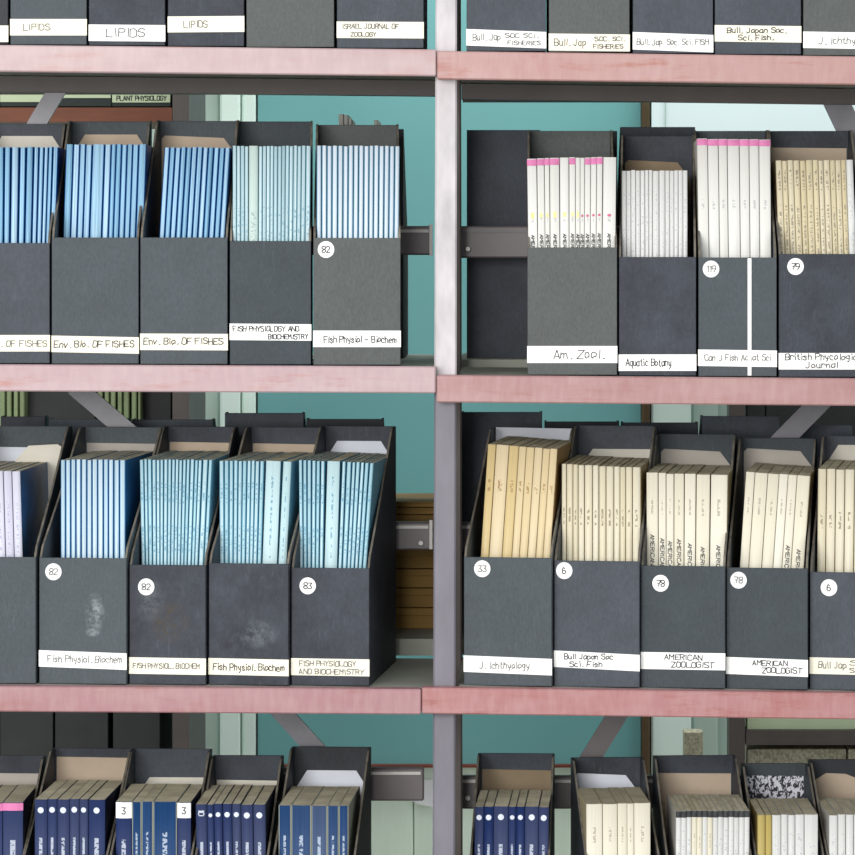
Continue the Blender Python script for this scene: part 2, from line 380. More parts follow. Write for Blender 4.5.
# ================================================================== front shelving unit
unit = empty('shelving_unit', (PX(446), .1, 0), 'steel-framed shelving unit with pink-painted shelf edges', 'shelving')
XL, XR = -120, 985           # where the bays run to, in picture pixels
BOARDS = [  # per row: left (top at x=0, top at x=436, thickness), right (top at 436, top at 855, thickness), seam
    ((46, 50.5, 26.5), (52, 57.5, 28), 437),
    ((364, 366, 26.5), (374.5, 378, 27), 436.5),
    ((684, 687, 25.2), (685.5, 691, 26), 422),
    ((1004, 1008, 27), (1008, 1014, 27), 430),
]
SHD = .285
def slope(r, side, px):
    a = BOARDS[r][side]
    if side == 0: return a[0]+(a[1]-a[0])*px/436
    return a[0]+(a[1]-a[0])*(px-436)/419
def slab(name, pxa, pxb, pya, pyb, th, y0, y1, m, parent, bevel=0):
    """a board whose top runs from (pxa,pya) to (pxb,pyb) at Y=0, th pixels thick"""
    bm = bmesh.new()
    xa, xb, za, zb, t = PX(pxa), PX(pxb), PZ(pya), PZ(pyb), th/S
    pts = [(xa, za-t), (xb, zb-t), (xb, zb), (xa, za)]
    prism_bm(bm, pts, 'y', y0, y1)
    o = obj(name, bm, m, None, bevel)
    return child(o, parent) if parent else o
for r in range(4):
    for side in (0, 1):
        th = BOARDS[r][side][2]; seam = BOARDS[r][2]
        a, b = (XL, seam-.4) if side == 0 else (seam+.4, XR)
        slab('shelf_edge', a, b, slope(r, side, a), slope(r, side, b), th, -.022, -.001, EDGE[r][side], unit, .0015)
        a2, b2 = (XL, 434) if side == 0 else (459, XR)
        slab('shelf_board', a2, b2, slope(r, side, a2)+.6, slope(r, side, b2)+.6, th-9, 0, SHD, M_BOARD, unit)
        # steel angle carrying the board
        slab('shelf_bearer', a2, b2, slope(r, side, a2)+th-7, slope(r, side, b2)+th-7, 6, .004, .04, M_STEELD, unit)
        slab('shelf_bearer', a2, b2, slope(r, side, a2)+th-7, slope(r, side, b2)+th-7, 16, SHD-.03, SHD, M_STEELD, unit)
def leaning_post(name, xt0, xt1, xb0, xb1, yt, yb, y0, y1, Y, m):
    bm = bmesh.new()
    pts = [(PX(xb0, Y), PZ(yb, Y)), (PX(xb1, Y), PZ(yb, Y)), (PX(xt1, Y), PZ(yt, Y)), (PX(xt0, Y), PZ(yt, Y))]
    prism_bm(bm, pts, 'y', y0, y1)
    return child(obj(name, bm, m, None, .002), unit)
floor_px = VY+ZC*S
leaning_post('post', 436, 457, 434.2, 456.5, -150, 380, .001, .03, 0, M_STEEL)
leaning_post('post', 434.2, 456.3, 430, 453, 380.4, floor_px, .001, .03, 0, M_STEEL_DIM)
leaning_post('post', 443, 460.5, 440, 464, -150, floor_px+80, .25, .28, .25, M_STEELD)
# horizontal rails behind the files, each with its bright upper lip
def rail(x0, x1, y0, y1, lip=True, y=.292):
    r = child(sbox('rail', PX(x0, y), PX(x1, y), y, y+.012, PZ(y1, y), PZ(y0, y), M_RAIL, None, .002), unit)
    l = sbox('rail_lip', PX(x0, y)+.004, PX(x1, y)-.004, y-.0025, y-.0002, PZ(y0+6.5, y), PZ(y0+3.5, y), M_LIP if lip else M_RAIL)
    l.parent = r
    return r
def bolt(x, y, Y=.288, rad=3.0):
    bm = bmesh.new(); bmesh.ops.create_cone(bm, cap_ends=True, segments=12, radius1=rad/S*1.07, radius2=rad/S*.8, depth=.006, matrix=Matrix.Translation(P(x, y, Y)) @ Matrix.Rotation(math.pi/2, 4, 'X'))
    return child(obj('bolt', bm, M_BOLT), unit)
rail(XL, 432, 226, 255); rail(459, XR, 226, 258, False); bolt(468, 249)
rail(XL, 431.5, 522, 550); rail(456, XR, 522, 552); bolt(421, 543)
rail(XL, 424, 768, 801); rail(456, XR, 776, 809); bolt(468, 798)
for x0, x1, y0, y1 in ((429.5, 432.5, 224, 256), (457.2, 459.5, 226, 256), (429.5, 432.5, 520, 549), (455, 458.2, 524, 549), (454, 457.5, 786, 813)):
    child(sbox('rail_bracket', PX(x0, .285), PX(x1, .285), .281, .2915, PZ(y1, .285), PZ(y0, .285), M_LIP), unit)
def brace(xa, ya, xb, yb, wpx=20, y=.278, m=M_BRACE):
    a, b = P(xa, ya, y), P(xb, yb, y); d = (b-a).normalized(); n = Vector((d.z, 0, -d.x))*(wpx/S/2)
    bm = bmesh.new(); prism_bm(bm, [((a-n).x, (a-n).z), ((a+n).x, (a+n).z), ((b+n).x, (b+n).z), ((b-n).x, (b-n).z)], 'y', y, y+.006)
    return child(obj('brace', bm, m), unit)
brace(64, 78, -33, 240, 19)
brace(74, 386, 245, 532, 20)
brace(274, 704, 345, 782, 20)
brace(826, 80, 900, 235, 27)
brace(826, 396, 690, 534, 22)
brace(623, 706, 584, 769, 21, m=M_RAIL)

# ================================================================== file boxes
T = .0024
DEP = .25
NEAR = .006
def file_box(x0, x1, ybase, yfront, xbl, yback, mat, name_label, text=None, ly=None, ink='dark', paper='cream', circle=None, lining=None,
             group=None, strip=None, dep=DEP, Y=NEAR, yaw=None, handed=None):
    """magazine file. x0,x1: front corners; ybase: foot; yfront: top of the low front; xbl: back left corner; yback: top of the back (picture pixels)"""
    cx = (x0+x1)/2
    w_ = (x1-x0)/S*(D+Y)/D - .0012
    if yaw is None:
        X0 = PX(x0, Y); X1 = PX(xbl, Y+dep); yaw = math.asin(max(-.2, min(.2, (X1-X0)/dep)))
    zb = PZ(ybase, Y)
    loc = Vector((PX(cx, Y), Y, zb))
    root = empty('file_box', loc, name_label, 'file box', group); root.rotation_euler = (0, 0, -yaw)
    hf = PZ(yfront, Y)-zb
    hb = PZ(yback, Y+dep*math.cos(yaw))-zb
    m = CLOTH[mat]; h2 = w_/2
    bm = bmesh.new(); box_bm(bm, -h2, h2, 0, T, 0, hf); bm.normal_update()
    fp = obj('front_panel', bm, m, root, .0006)
    prof = [(T+.0002, 0), (dep-T-.0002, 0), (dep-T-.0002, hb), (dep-.03, hb), (dep-.042, hb-.006), (dep*.42, hf+(hb-hf)*.47), (.012, hf+.012), (T+.0002, hf)]
    for s in (-1, 1):
        bm = bmesh.new(); xa = -h2 if s < 0 else h2-T
        prism_bm(bm, prof, 'x', xa, xa+T, 0, {3: 1, 4: 1, 5: 1, 6: 1})
        obj('side_panel', bm, [m, M_RIM], root)
    bm = bmesh.new(); box_bm(bm, -h2, h2, dep-T, dep, 0, hb); obj('back_panel', bm, m, root, .0006)
    bm = bmesh.new(); box_bm(bm, -h2+T, h2-T, T, dep-T, .0005, .003); obj('bottom', bm, m, root)
    Mx = Matrix.Translation(loc) @ Matrix.Rotation(-yaw, 4, 'Z')
    if lining:
        kind, yl, shape = lining
        zl = PZ(yl, Y+dep*.98)-zb; yy = dep-T-.0015; e = h2-T-.002
        lo = hf*.6
        if shape == 'trap': pts = [(-e, lo), (e, lo), (e, zl-.022), (e-.014, zl), (-e+.014, zl), (-e, zl-.022)]
        elif shape == 'trapr': pts = [(-e, lo), (e, lo), (e, zl-.024), (e-.016, zl-.003), (-e+.004, zl), (-e, zl-.004)]
        elif shape == 'trapl': pts = [(-e, lo), (e, lo), (e, zl), (-e+.016, zl), (-e, zl-.022)]
        elif shape == 'wavy': pts = [(-e, lo), (e, lo), (e, zl-.007), (e-.03, zl-.006), (e-.045, zl), (-e+.018, zl+.001), (-e, zl-.01)]
        else: pts = [(-e, lo), (e, lo), (e, zl-.001), (-e, zl)]
        bm = bmesh.new(); prism_bm(bm, pts, 'y', yy, yy+.001); obj('lining', bm, LINING[kind], root)
    if ly:
        (l0, l1, tilt) = ly
        za, zb2 = PZ(l1, Y)-zb, PZ(l0, Y)-zb; dt = tilt/S
        bm = bmesh.new(); prism_bm(bm, [(-h2-.0004, za), (h2+.0004, za-dt), (h2+.0004, zb2-dt), (-h2-.0004, zb2)], 'y', -.0006, -.0001)
        lab = obj('label', bm, M_LABEL if paper == 'cream' else M_LABELW, root)
        if text:
            rng = random.Random(str(text)+str(x0)); mink = M_INK if ink == 'dark' else M_INKF
            lines = []
            for (t, fx, wf, fz, cap) in text:     # text, left as fraction of width, width fraction, baseline fraction of label height, cap px
                lines.append((t, -h2+fx*w_, za+fz*(zb2-za)-dt*(fx+wf/2), cap/S, wf*w_))
            stroke_text('handwriting', lines, mink, lab, .00105 if ink == 'dark' else .001, .34, rng, lambda u, v: (u, -.00075, v))
    if circle:
        (cxp, cyp, num, cink) = circle
        u = (cxp-cx)/S; v = PZ(cyp, Y)-zb; r = 8.3/S
        bm = bmesh.new(); pts = [(u+r*math.cos(a*math.pi/12), v+r*math.sin(a*math.pi/12)*1.02) for a in range(24)]
        prism_bm(bm, pts, 'y', -.0006, -.0001); st = obj('number_sticker', bm, M_STICK, root)
        ww = {1: .0048, 2: .0104}.get(len(num), .0122)
        stroke_text('handwriting', [(num, u-ww*.46, v-.0034, 6.0/S, ww)], M_INK if cink == 'dark' else M_INKF, st, .00105, .2, random.Random(num+str(cxp)), lambda a, b: (a, -.00075, b))
    if strip:
        u = (strip-cx)/S
        bm = bmesh.new(); box_bm(bm, u-.0022, u+.0022, -.0011, -.0007, .001, hf-.001); obj('paper_strip', bm, M_LABELW, root)
    return dict(root=root, M=Mx, Mi=Mx.inverted(), zb=zb, ybase=ybase, x0=x0, x1=x1, Y=Y, h2=h2, hf=hf)

# ------------------------------------------------------------------ journals
ORD = ['first','second','third','fourth','fifth','sixth','seventh','eighth','ninth','tenth','eleventh','twelfth','thirteenth','fourteenth','fifteenth','sixteenth','seventeenth','eighteenth','nineteenth','twentieth']
def arc(w_, n=6, bulge=.22, off=0.0):
    """front outline of a spine, left to right, bulging towards -y"""
    b = min(w_*bulge, .0022); e = min(.34, .0009/(w_/2)); pts = []
    for i in range(n+1):
        t = -1.0 if i == 0 else (1.0 if i == n else (-1+e)+(2-2*e)*(i-1)/(n-2))
        pts.append((t*(w_/2+off), b*(abs(t)**2.6)-off))
    return pts
EDGED = {'blue', 'paleblue', 'navyb', 'cyan', 'teal', 'ice'}
def journal(M, w_, dp, h, style, label, group, pages=None, band=None, sticker=None, emblem=None, title=None, dot=None, bulge=.22):
    sm, cm = SP[style]; dk = 1 if style in EDGED else 0
    pages = pages or M_PAGES
    th = min(.00045, w_*.1)
    out = arc(w_, 6, bulge)
    inn = [(x*(1-2*th/w_), y+th) for x, y in out]
    loop = [(-w_/2, dp)]+out+[(w_/2, dp), (w_/2-th, dp)]+inn[::-1]+[(-w_/2+th, dp)]
    bm = bmesh.new(); n = len(loop)
    A = [bm.verts.new((x, y, 0)) for x, y in loop]; B = [bm.verts.new((x, y, h)) for x, y in loop]
    no = len(out)
    for i in range(n):
        j = (i+1) % n
        f = bm.faces.new((A[i], A[j], B[j], B[i])); f.material_index = 0 if 1+dk <= i < no-dk else 1
        if 1 <= i < no: f.smooth = True
    for ring in (A, B):   # rim as quads
        for i in range(0, no+1):
            a, b, c, d = ring[i], ring[i+1], ring[(n-2-i) % n], ring[(n-1-i) % n]
            try: bm.faces.new((a, b, c, d)).material_index = 0 if 1 <= i < no else 1
            except ValueError: pass
    bmesh.ops.recalc_face_normals(bm, faces=bm.faces)
    o = obj('journal', bm, [sm, cm]); tag(o, label, 'journal', group)
    o.matrix_world = M
    bm = bmesh.new()
    pl = [(-w_/2+th*1.05, dp-.002)]+[(x*.99, y+.0001) for x, y in inn]+[(w_/2-th*1.05, dp-.002)]
    prism_bm(bm, pl, 'z', .0012, h-.0001); obj('page_block', bm, pages, o)
    def strip_part(name, z0, z1, mat, off=.00025, xf=1.0):
        a = [(x*xf, y) for x, y in arc(w_, 6, bulge, off)]
        V = [(x, y, z) for z in (z0, z1) for x, y in a]; k = len(a)
        return mesh_obj(name, V, [(i, i+1, k+i+1, k+i) for i in range(k-1)], mat, o)
    if band: strip_part('colour_band', h-band[1], h-band[0]+.0, band[2], .0003)
    if sticker:
        s = strip_part('spine_sticker', h-sticker[1], h-sticker[0], M_LABELW, .0003, .96)
        stroke_text('number', [(sticker[2], -.0022, h-sticker[1]+.0052, .0075, .0050)], M_INK, s, .0011, .1, random.Random(3), lambda a, b: (a, -.0007, b))
    if emblem:
        r = min(.0036, w_*.30); zc = h-emblem
        mesh_obj('emblem', [(0, -.0004, zc)]+[(r*math.cos(a*math.pi/8), -.0004+.25*r*abs(math.cos(a*math.pi/8))**2*.3, zc+r*math.sin(a*math.pi/8)) for a in range(16)], [(0, 1+i, 1+(i+1) % 16) for i in range(16)], M_EMB, o)
    if title:      # (text, distance of start below top, cap height, length)
        t, z0, cap, ln = title[:4]; mk = title[4] if len(title) > 4 else M_INK
        stroke_text('spine_title', [(t, 0, -cap/2, cap, ln)], mk, o, title[5] if len(title) > 5 else .0008, .08, random.Random(5), lambda u, v: (v, -.0004, h-z0-u))
    if dot:
        z0, z1, mk = dot; strip_part('spine_mark', h-z1, h-z0, mk, .0003, .5)
    return o

def fill(bx, ytop, xl, xr, widths, lean, style, what, group, setb=.012, dp=.2, gap=.94, ytop_r=None, pages=None, special=None, jit=.45, bulge=.26, styles=None, lean_r=None, give=.004):
    """stand a row of journals in a file box; lean = px sideways per px of height, from lean (left) to lean_r (right)"""
    tot = sum(widths); n = len(widths); rng = random.Random(what)
    Y = bx['Y']+setb; lim = bx['h2']-T-.0006
    if lean_r is None: lean_r = lean
    yr = ytop_r if ytop_r is not None else ytop
    La = (bx['Mi'] @ P(xl, ytop, Y)); Lb = (bx['Mi'] @ P(xr, yr, Y))
    hh = Lb.z
    def fit(a, b):     # keep the row between the side panels, top and foot
        if b-a > 2*lim: return -lim, lim
        if b > lim: return a-(b-lim), lim
        if a < -lim: return -lim, b+(-lim-a)
        return a, b
    xa, xb = La.x, Lb.x
    wide = lim+give     # the card sides give a little at the top
    xa, xb = max(xa, -wide), min(xb, wide)
    fa, fb = fit(xa-lean*hh, xb-lean_r*hh)
    acc = 0.0
    for i, wd in enumerate(widths):
        t = (acc+wd/2)/tot; acc += wd
        xt = xa+(xb-xa)*t; xf = fa+(fb-fa)*t
        w_ = wd/tot*min(xb-xa, fb-fa)*gap
        zt = La.z+(Lb.z-La.z)*t+rng.uniform(-jit, jit)/S
        th = math.atan2(xt-xf, zt)
        base = .0032+abs(math.sin(th))*w_/2
        h = (zt-base)/math.cos(th)
        Ml = bx['M'] @ Matrix.Translation((xf, setb+rng.uniform(0, .0015), base)) @ Matrix.Rotation(th, 4, 'Y')
        kw = dict((special or {}).get(i, (special or {}).get('all', {})))
        st = (styles or {}).get(i, style)
        extra = kw.pop('say', '')
        ordn = ORD[i] if i < n-1 else 'rightmost'
        if i == 0: ordn = 'leftmost'
        lab = '%s %s' % (ordn, what) if not extra else '%s %s, %s' % (ordn, what, extra)
        journal(Ml, w_, dp, h, st, lab, group, pages=pages, bulge=bulge, **kw)

# ------------------------------------------------------------------ row 0 (feet of the top row)
g0 = 'files in the top row'
def base(r, side, x0, x1): return slope(r, side, (x0+x1)/2)-.7
def top_file(side, x0, x1, mat, lab, **k):
    b = base(0, side, x0, x1)-1.2
    return file_box(x0, x1, b, b-125, x0+(VX-x0)*.055, b-262, mat, lab, group=g0, **k)
top_file(0, -76, 8.5, 'black', 'black file at the top left corner, mostly out of the picture', ly=(25.5, 42, 0))
top_file(0, 10, 87, 'grey', 'grey file with faint small LIPIDS on its label, left of the bold LIPIDS', ly=(19, 35.5, 0), text=[('LIPIDS', .17, .36, .32, 6.2)], ink='faded')
top_file(0, 88.5, 165.5, 'navy', 'blue-black file with bold black LIPIDS on its label', ly=(24.5, 41, .6), text=[('LIPIDS', .23, .52, .28, 8)], paper='white')
top_file(0, 167.5, 244.5, 'navy', 'blue-black file with a high-set label, faint LIPIDS, beside the unlabelled file', ly=(16.5, 32.5, -.6), text=[('LIPIDS', .21, .32, .3, 6.5)], ink='faded')
top_file(0, 246, 334.5, 'olive', 'warm grey file with no label in the top row')
top_file(0, 336.5, 424, 'slate', 'slate file labelled Israel Journal of Zoology beside the post', ly=(21.5, 38, .5), text=[('ISRAEL JOURNAL OF', .06, .66, .58, 4.6), ('ZOOLOGY', .16, .3, .1, 4)], ink='faded')
top_file(1, 466, 546.5, 'slate', 'slate file labelled Bull. Jap. Soc. Sci. Fisheries, right against the post', ly=(29, 45.5, 3), paper='white', text=[('Bull. Jap', .08, .36, .36, 6.5), ('SOC SCI.', .49, .42, .6, 4), ('FISHERIES', .52, .42, .16, 4)], ink='faded')
top_file(1, 548.5, 630, 'olive', 'olive grey file with yellowish label, Bull. Jap. Soc. Sci. Fisheries', ly=(33.5, 50.5, 1), text=[('Bull. Jap', .07, .4, .3, 6.5), ('SOC. SCI.', .57, .38, .6, 4), ('FISHERIES', .55, .38, .16, 4)], ink='faded')
top_file(1, 632.5, 713.5, 'slate', 'slate file with one-line label Bull. Jap. Soc. Sci. Fish, third right of the post', ly=(32, 49.5, 3), paper='white', text=[('Bull. Jap. Soc. Sci. FISH', .05, .9, .36, 5.5)], ink='faded')
top_file(1, 714.5, 801.5, 'slate', 'slate file with two-line label Bull. Japan Soc. Sci. Fish.', ly=(25, 41.5, 1.2), text=[('Bull. Japan Soc.', .14, .7, .56, 5), ('Sci. Fish.', .27, .42, .12, 5)])
top_file(1, 803, 889, 'olive', 'warm grey file cut by the right edge of the top row', ly=(31.5, 48, 1.5), paper='white', text=[('J. Ichthyology', .18, .7, .3, 6.5)], ink='faded')

# ------------------------------------------------------------------ row 1
g1 = 'files on the upper middle shelf'; j1 = 'journals on the upper middle shelf'
b1 = lambda x0, x1, s: base(1, s, x0, x1)
ENV = 'Env. Bio. OF FISHES'
b = file_box(-36, 50, b1(-36, 50, 0), 243, -13, 124, 'slate', 'slate file cut by the left edge, labelled Env. Bio. of Fishes', [(ENV, .05, .93, .3, 6)], (335, 351.5, 0), 'faded', lining=('cream', 136, 'trap'), group=g1)
fill(b, 147, -30, 59, [7,7,7,8,7,7,9,7,8,5.5,5.5,4.5,4.5,6], .085, 'blue', 'blue journal in the file cut by the left edge, upper shelf', j1, setb=.05, dp=.12, give=.009, gap=.93)
b = file_box(51.5, 139, b1(51, 139, 0), 237.5, 70, 121.5, 'grey', 'grey file labelled Env. Bio. of Fishes under the fatter blue journals', [(ENV, .03, .93, .34, 6.2)], (335.5, 352, 1.8), lining=('tan', 134.5, 'trap'), group=g1)
fill(b, 144.5, 66, 149, [7.5,6.5,6,6.5,12.5,6.5,5,5.5,5.5,5.5,6,8], .085, 'blue', 'blue journal in the second file from left, upper shelf', j1, setb=.055, dp=.12, give=.009, gap=.93)
b = file_box(140, 228, b1(140, 228, 0), 237.5, 158, 121, 'grey', 'grey file labelled Env. Bio. of Fishes with twelve leaning dark-edged blue journals', [(ENV, .04, .92, .36, 6.2)], (333.5, 350, .4), lining=('tan', 135.5, 'trapr'), group=g1)
fill(b, 147.5, 164.5, 230.5, [1]*12, .06, 'blue', 'blue journal in the third file from left, upper shelf', j1, setb=.045, dp=.185, gap=.9)
b = file_box(229.5, 311.5, b1(229, 312, 0), 241, 236, 121.5, 'green', 'dark file labelled Fish Physiology and Biochemistry, high label, upper shelf', [('FISH PHYSIOLOGY AND', .04, .82, .55, 5), ('BIOCHEMISTRY', .47, .5, .1, 4.6)], (323.5, 340, .8), paper='white', group=g1)
fill(b, 146, 232.5, 311, [4,4,4,4,10,4,4,3.6,3.6,4,4,3.6,4,4,4,4,4.5,5], 0, 'teal', 'pale teal journal in the high-labelled file, upper shelf', j1, gap=.93, styles={4: 'icewide'})
child_b = b
b = file_box(313, 401, b1(313, 401, 0), 238, 316, 125, 'olive', 'warm grey file numbered 82 beside the post, Fish Physiol - Biochem, upper shelf', [('Fish Physiol - Biochem', .12, .84, .28, 6.4)], (330.5, 347, .2), paper='white', circle=(326, 249.5, '82', 'dark'), group=g1)
fill(b, 146, 316.5, 400, [1,1,1,1.1,1,1,1,1,1,1,.9,1,1,1,1,1], 0, 'ice', 'icy white journal in the file numbered 82, upper shelf', j1, gap=.9)

b = file_box(527, 617.5, b1(527, 617, 1), 247.5, 527, 131, 'olive', 'grey-green file labelled Am. Zool.', [('Am. Zool.', .29, .58, .26, 8.5)], (346, 363, 0), paper='white', group=g1)
pk = lambda t='', z=.001: dict(band=(.0008, .0082, M_PINK), title=('AMER', .089, .0034, .017), say='pink top')
ww = dict(title=('AMER', .089, .0034, .017))
sp = {i: pk() for i in (0, 1, 2, 3, 5, 8, 9, 10)}
for i in (4, 6, 7, 11): sp[i] = dict(ww)
for i in (1, 2, 4, 5): sp[i] = dict(sp[i], dot=(.064, .069, M_YEL))
for i in (0, 3, 6): sp[i] = dict(sp[i], dot=(.063, .070, M_YEL))
for i in (7, 8, 9, 10, 11): sp[i] = dict(sp[i], dot=(.0665, .069, M_REDDOT))
fill(b, 158.5, 525.5, 617, [10,7.5,5,10,9.5,6.5,4.5,4.5,6,6,6,14], -.015, 'white', 'white journal in the Am. Zool. file', j1, gap=.975, special=sp, ytop_r=157, bulge=.1)
b = file_box(618.5, 696.5, b1(618, 697, 1), 257, 621, 136, 'navy', 'blue-black file labelled Aquatic Botany', [('Aquatic Botany', .09, .6, .3, 7)], (354.5, 371, -.2), paper='white', lining=('brown', 160, 'trapr'), group=g1)
fill(b, 170.5, 621.5, 687.5, [1,1,1,1,1,.8,.8,1.4,1.3,1,.9,.9,1,1], .01, 'whitep', 'white journal in the Aquatic Botany file', j1, setb=.04, dp=.19, gap=.93)
b = file_box(698, 777, b1(697, 777, 1), 257.5, 693, 131, 'grey', 'grey file with a white vertical strip down its front', [('Can J Fish Aquat Sci', .08, .86, .36, 6)], (349.5, 366, 1), ink='faded', paper='white', circle=(711, 269, '119', 'faded'), strip=749.5, group=g1)
fill(b, 138.5, 693.5, 770.5, [11,11,9,12.5,10,10,12], -.02, 'white', 'tall white journal with pink top, white-stripped file', j1, setb=.04, dp=.19, gap=.96, special={'all': dict(band=(.0006, .0078, M_PINK))}, ytop_r=139.5, bulge=.1)
b = file_box(778.5, 868, b1(777, 868, 1), 254, 766, 131, 'navy', 'blue-black file numbered 79, labelled British Phycological Journal', [('British Phycological', .07, .9, .58, 6), ('Journal', .3, .38, .1, 6)], (353, 369.5, 0), paper='white', circle=(795.5, 266.5, '79', 'dark'), lining=('tan', 147.5, 'rect'), group=g1)
fill(b, 160.5, 771.5, 853, [6.5,5.5,6,7,6,7,6,5,7,5.5,6,5,7.5], -.035, 'creamp', 'cream journal in the file numbered 79', j1, setb=.05, dp=.185, gap=.95, styles={12: 'whitep'}, ytop_r=160)

# ------------------------------------------------------------------ row 2
g2 = 'files on the lower middle shelf'; j2 = 'journals on the lower middle shelf'
b2 = lambda x0, x1, s: base(2, s, x0, x1)
b = file_box(-50, 36.5, b2(-50, 37, 0), 557, -8, 426, 'grey', 'unlabelled grey file cut by the left edge, lower middle shelf', lining=('white', 447, 'rect'), group=g2)
fill(b, 471, -44, 20, [9,9,9,9,9,8.5,8.5], -.03, 'lilac', 'lilac-white journal in the half-empty file, lower middle shelf', j2, setb=.04, dp=.19, gap=.93)
cb = bmesh.new(); prism_bm(cb, [(-.036, .004), (.036, .004), (.036, .262), (.030, .266), (-.006, .264), (-.022, .246), (-.034, .215)], 'y', .222, .227)
cbo = obj('card_sheet', cb, LINING['cream']); cbo.matrix_world = b['M'] @ Matrix.Translation((.006, 0, 0)); tag(cbo, 'cream card with cut corner standing behind the lilac-white journals', 'card')
b = file_box(38, 127.5, b2(38, 128, 0), 558, 83, 427, 'chalky', 'grey file with chalky scuffs numbered 82, Fish Physiol. Biochem.', [('Fish Physiol. Biochem', .1, .86, .36, 6.5)], (650.5, 667, 2.4), ink='faded', paper='white', circle=(53, 572, '82', 'faded'), lining=('grey', 443, 'rect'), group=g2)
fill(b, 460, 59.5, 126, [5,5,5,5,5.5,5,5.5,5.5,5,5,5.5,6], .0, 'paleblue', 'pale blue journal in the chalk-scuffed file numbered 82', j2, setb=.05, dp=.185, gap=.94)
b = file_box(128.5, 206.5, b2(128, 207, 0), 565, 166, 426.5, 'stained', 'stained blue-black file numbered 82 in thick ink', [('FISH PHYSIOL. BIOCHEM', .05, .88, .36, 4.8)], (657.5, 674, .6), ink='faded', circle=(146, 587, '82', 'dark'), lining=('tan', 442, 'rect'), group=g2)
fill(b, 460, 138.5, 213, [5,4,5,5,4.2,4,5,4,4.2,4,4.2,4.2,4,5,4.2,4.4,7,4.5], -.02, 'cyan', 'cyan journal in the stained file numbered 82', j2, setb=.05, dp=.185, gap=.965, lean_r=.05)
b = file_box(207.5, 289.5, b2(207, 290, 0), 563.5, 249, 427, 'worn', 'scuffed blue-black file without number, Fish Physiol. Biochem', [('Fish Physiol. Biochem', .06, .9, .3, 6.4)], (658.5, 675, .6), lining=('tan', 443.5, 'rect'), group=g2)
fill(b, 461, 217.5, 293, [6,5.5,5,5,5,5,4.6,4.6,5,5,20,11], .0, 'cyan', 'cyan journal in the file without number, lower middle shelf', j2, setb=.05, dp=.185, gap=.965, styles={10: 'cyanwide', 11: 'cyanwide'}, lean_r=.06)
b = file_box(290.5, 370, b2(290, 370, 0), 568, 322, 426, 'navy', 'blue-black file at the row end numbered 83, its dark side showing', [('FISH PHYSIOLOGY', .1, .74, .56, 5), ('AND BIOCHEMISTRY', .1, .84, .1, 4.8)], (658.5, 675.5, .4), ink='faded', circle=(307.5, 586, '83', 'dark'), lining=('white', 441, 'trap'), group=g2)
fill(b, 460.5, 297.5, 375, [4.6,4.6,5,5,4.5,5,18,4.6,6,4.2,5,4.4,5,5.4], .0, 'cyan', 'cyan journal in the file numbered 83', j2, setb=.05, dp=.185, gap=.965, styles={6: 'cyanwide'}, ytop_r=463, lean_r=.085)

b = file_box(463, 552.5, b2(463, 552, 1), 557.5, 492, 428, 'grey', 'grey file labelled J. Ichthyology with tan leaning journals', [('J. Ichthyology', .18, .58, .3, 6.5)], (656, 672.5, 2.2), ink='faded', paper='white', circle=(482, 569, '33', 'faded'), lining=('white', 427.5, 'rect'), group=g2)
fill(b, 444.5, 487.5, 561.5, [9,14.5,11,8,9,9,8,8], .088, 'tan', 'straw-tan leaning journal in the J. Ichthyology file', j2, setb=.05, dp=.185, gap=.95, ytop_r=449, bulge=.12)
b = file_box(553.5, 640, b2(553, 640, 1), 561, 576, 425.5, 'slate', 'slate file numbered 6 labelled Bull. Japan Soc. Sci. Fish.', [('Bull Japan Soc', .12, .58, .58, 5), ('Sci. Fish', .18, .4, .12, 5)], (651, 667.5, 3.2), paper='white', circle=(564, 571, '6', 'dark'), lining=('cream', 449, 'trapl'), group=g2)
fill(b, 464.5, 561, 641, [4.5,6.5,5,6,8,6,7,7.5,6,5.5,6.5,8], .02, 'cream', 'cream journal in the slate file numbered 6', j2, setb=.05, dp=.185, gap=.92, ytop_r=467.5)
b = file_box(640.5, 725.5, b2(640, 726, 1), 566, 657, 434, 'green', 'green-grey file numbered 78 labelled American Zoologist with upright ivory journals', [('AMERICAN', .28, .46, .58, 5), ('ZOOLOGIST', .36, .52, .14, 5.4)], (652.5, 669.5, .2), paper='white', circle=(660.5, 583.5, '78', 'dark'), lining=('grey', 449, 'trapr'), group=g2)
am = lambda z: dict(title=('AMERICAN', z, .0042, .037))
fill(b, 473, 645.5, 728.5, [12.5,8,8,10.5,12,14.5,18], .005, 'ivory', 'ivory journal in the upright American Zoologist file', j2, setb=.05, dp=.185, gap=.972, special={0: am(.073), 1: am(.077), 2: am(.079), 3: am(.077), 4: am(.082), 5: am(.085), 6: am(.083)}, ytop_r=475, bulge=.1)
b = file_box(726, 808, b2(726, 808, 1), 568, 740, 438, 'green', 'green-grey file numbered 78 labelled American Zoologist with leaning ivory journals', [('AMERICAN', .32, .44, .58, 5), ('ZOOLOGIST', .44, .5, .16, 5.4)], (657.5, 674.5, 1.8), paper='white', circle=(738.5, 580.5, '78', 'faded'), lining=('grey', 448.5, 'trapr'), group=g2)
fill(b, 472, 746, 816.5, [10,14.5,12.5,10,10,14.5], .075, 'ivory', 'ivory leaning journal in the second American Zoologist file', j2, setb=.05, dp=.185, gap=.955, special={4: am(.083), 5: am(.087)}, ytop_r=475.5, bulge=.1)
b = file_box(809.5, 895, b2(809, 895, 1), 572.5, 823, 436, 'slate', 'slate file numbered 6 cut by the right edge, Bull. Jap. Soc.', [('Bull Jap', .1, .34, .36, 6.5), ('SOC', .47, .3, .6, 4.5), ('SCI. FISH', .47, .45, .14, 4.5)], (658, 674.5, .4), ink='faded', circle=(829, 588, '6', 'dark'), lining=('cream', 445, 'trap'), group=g2)
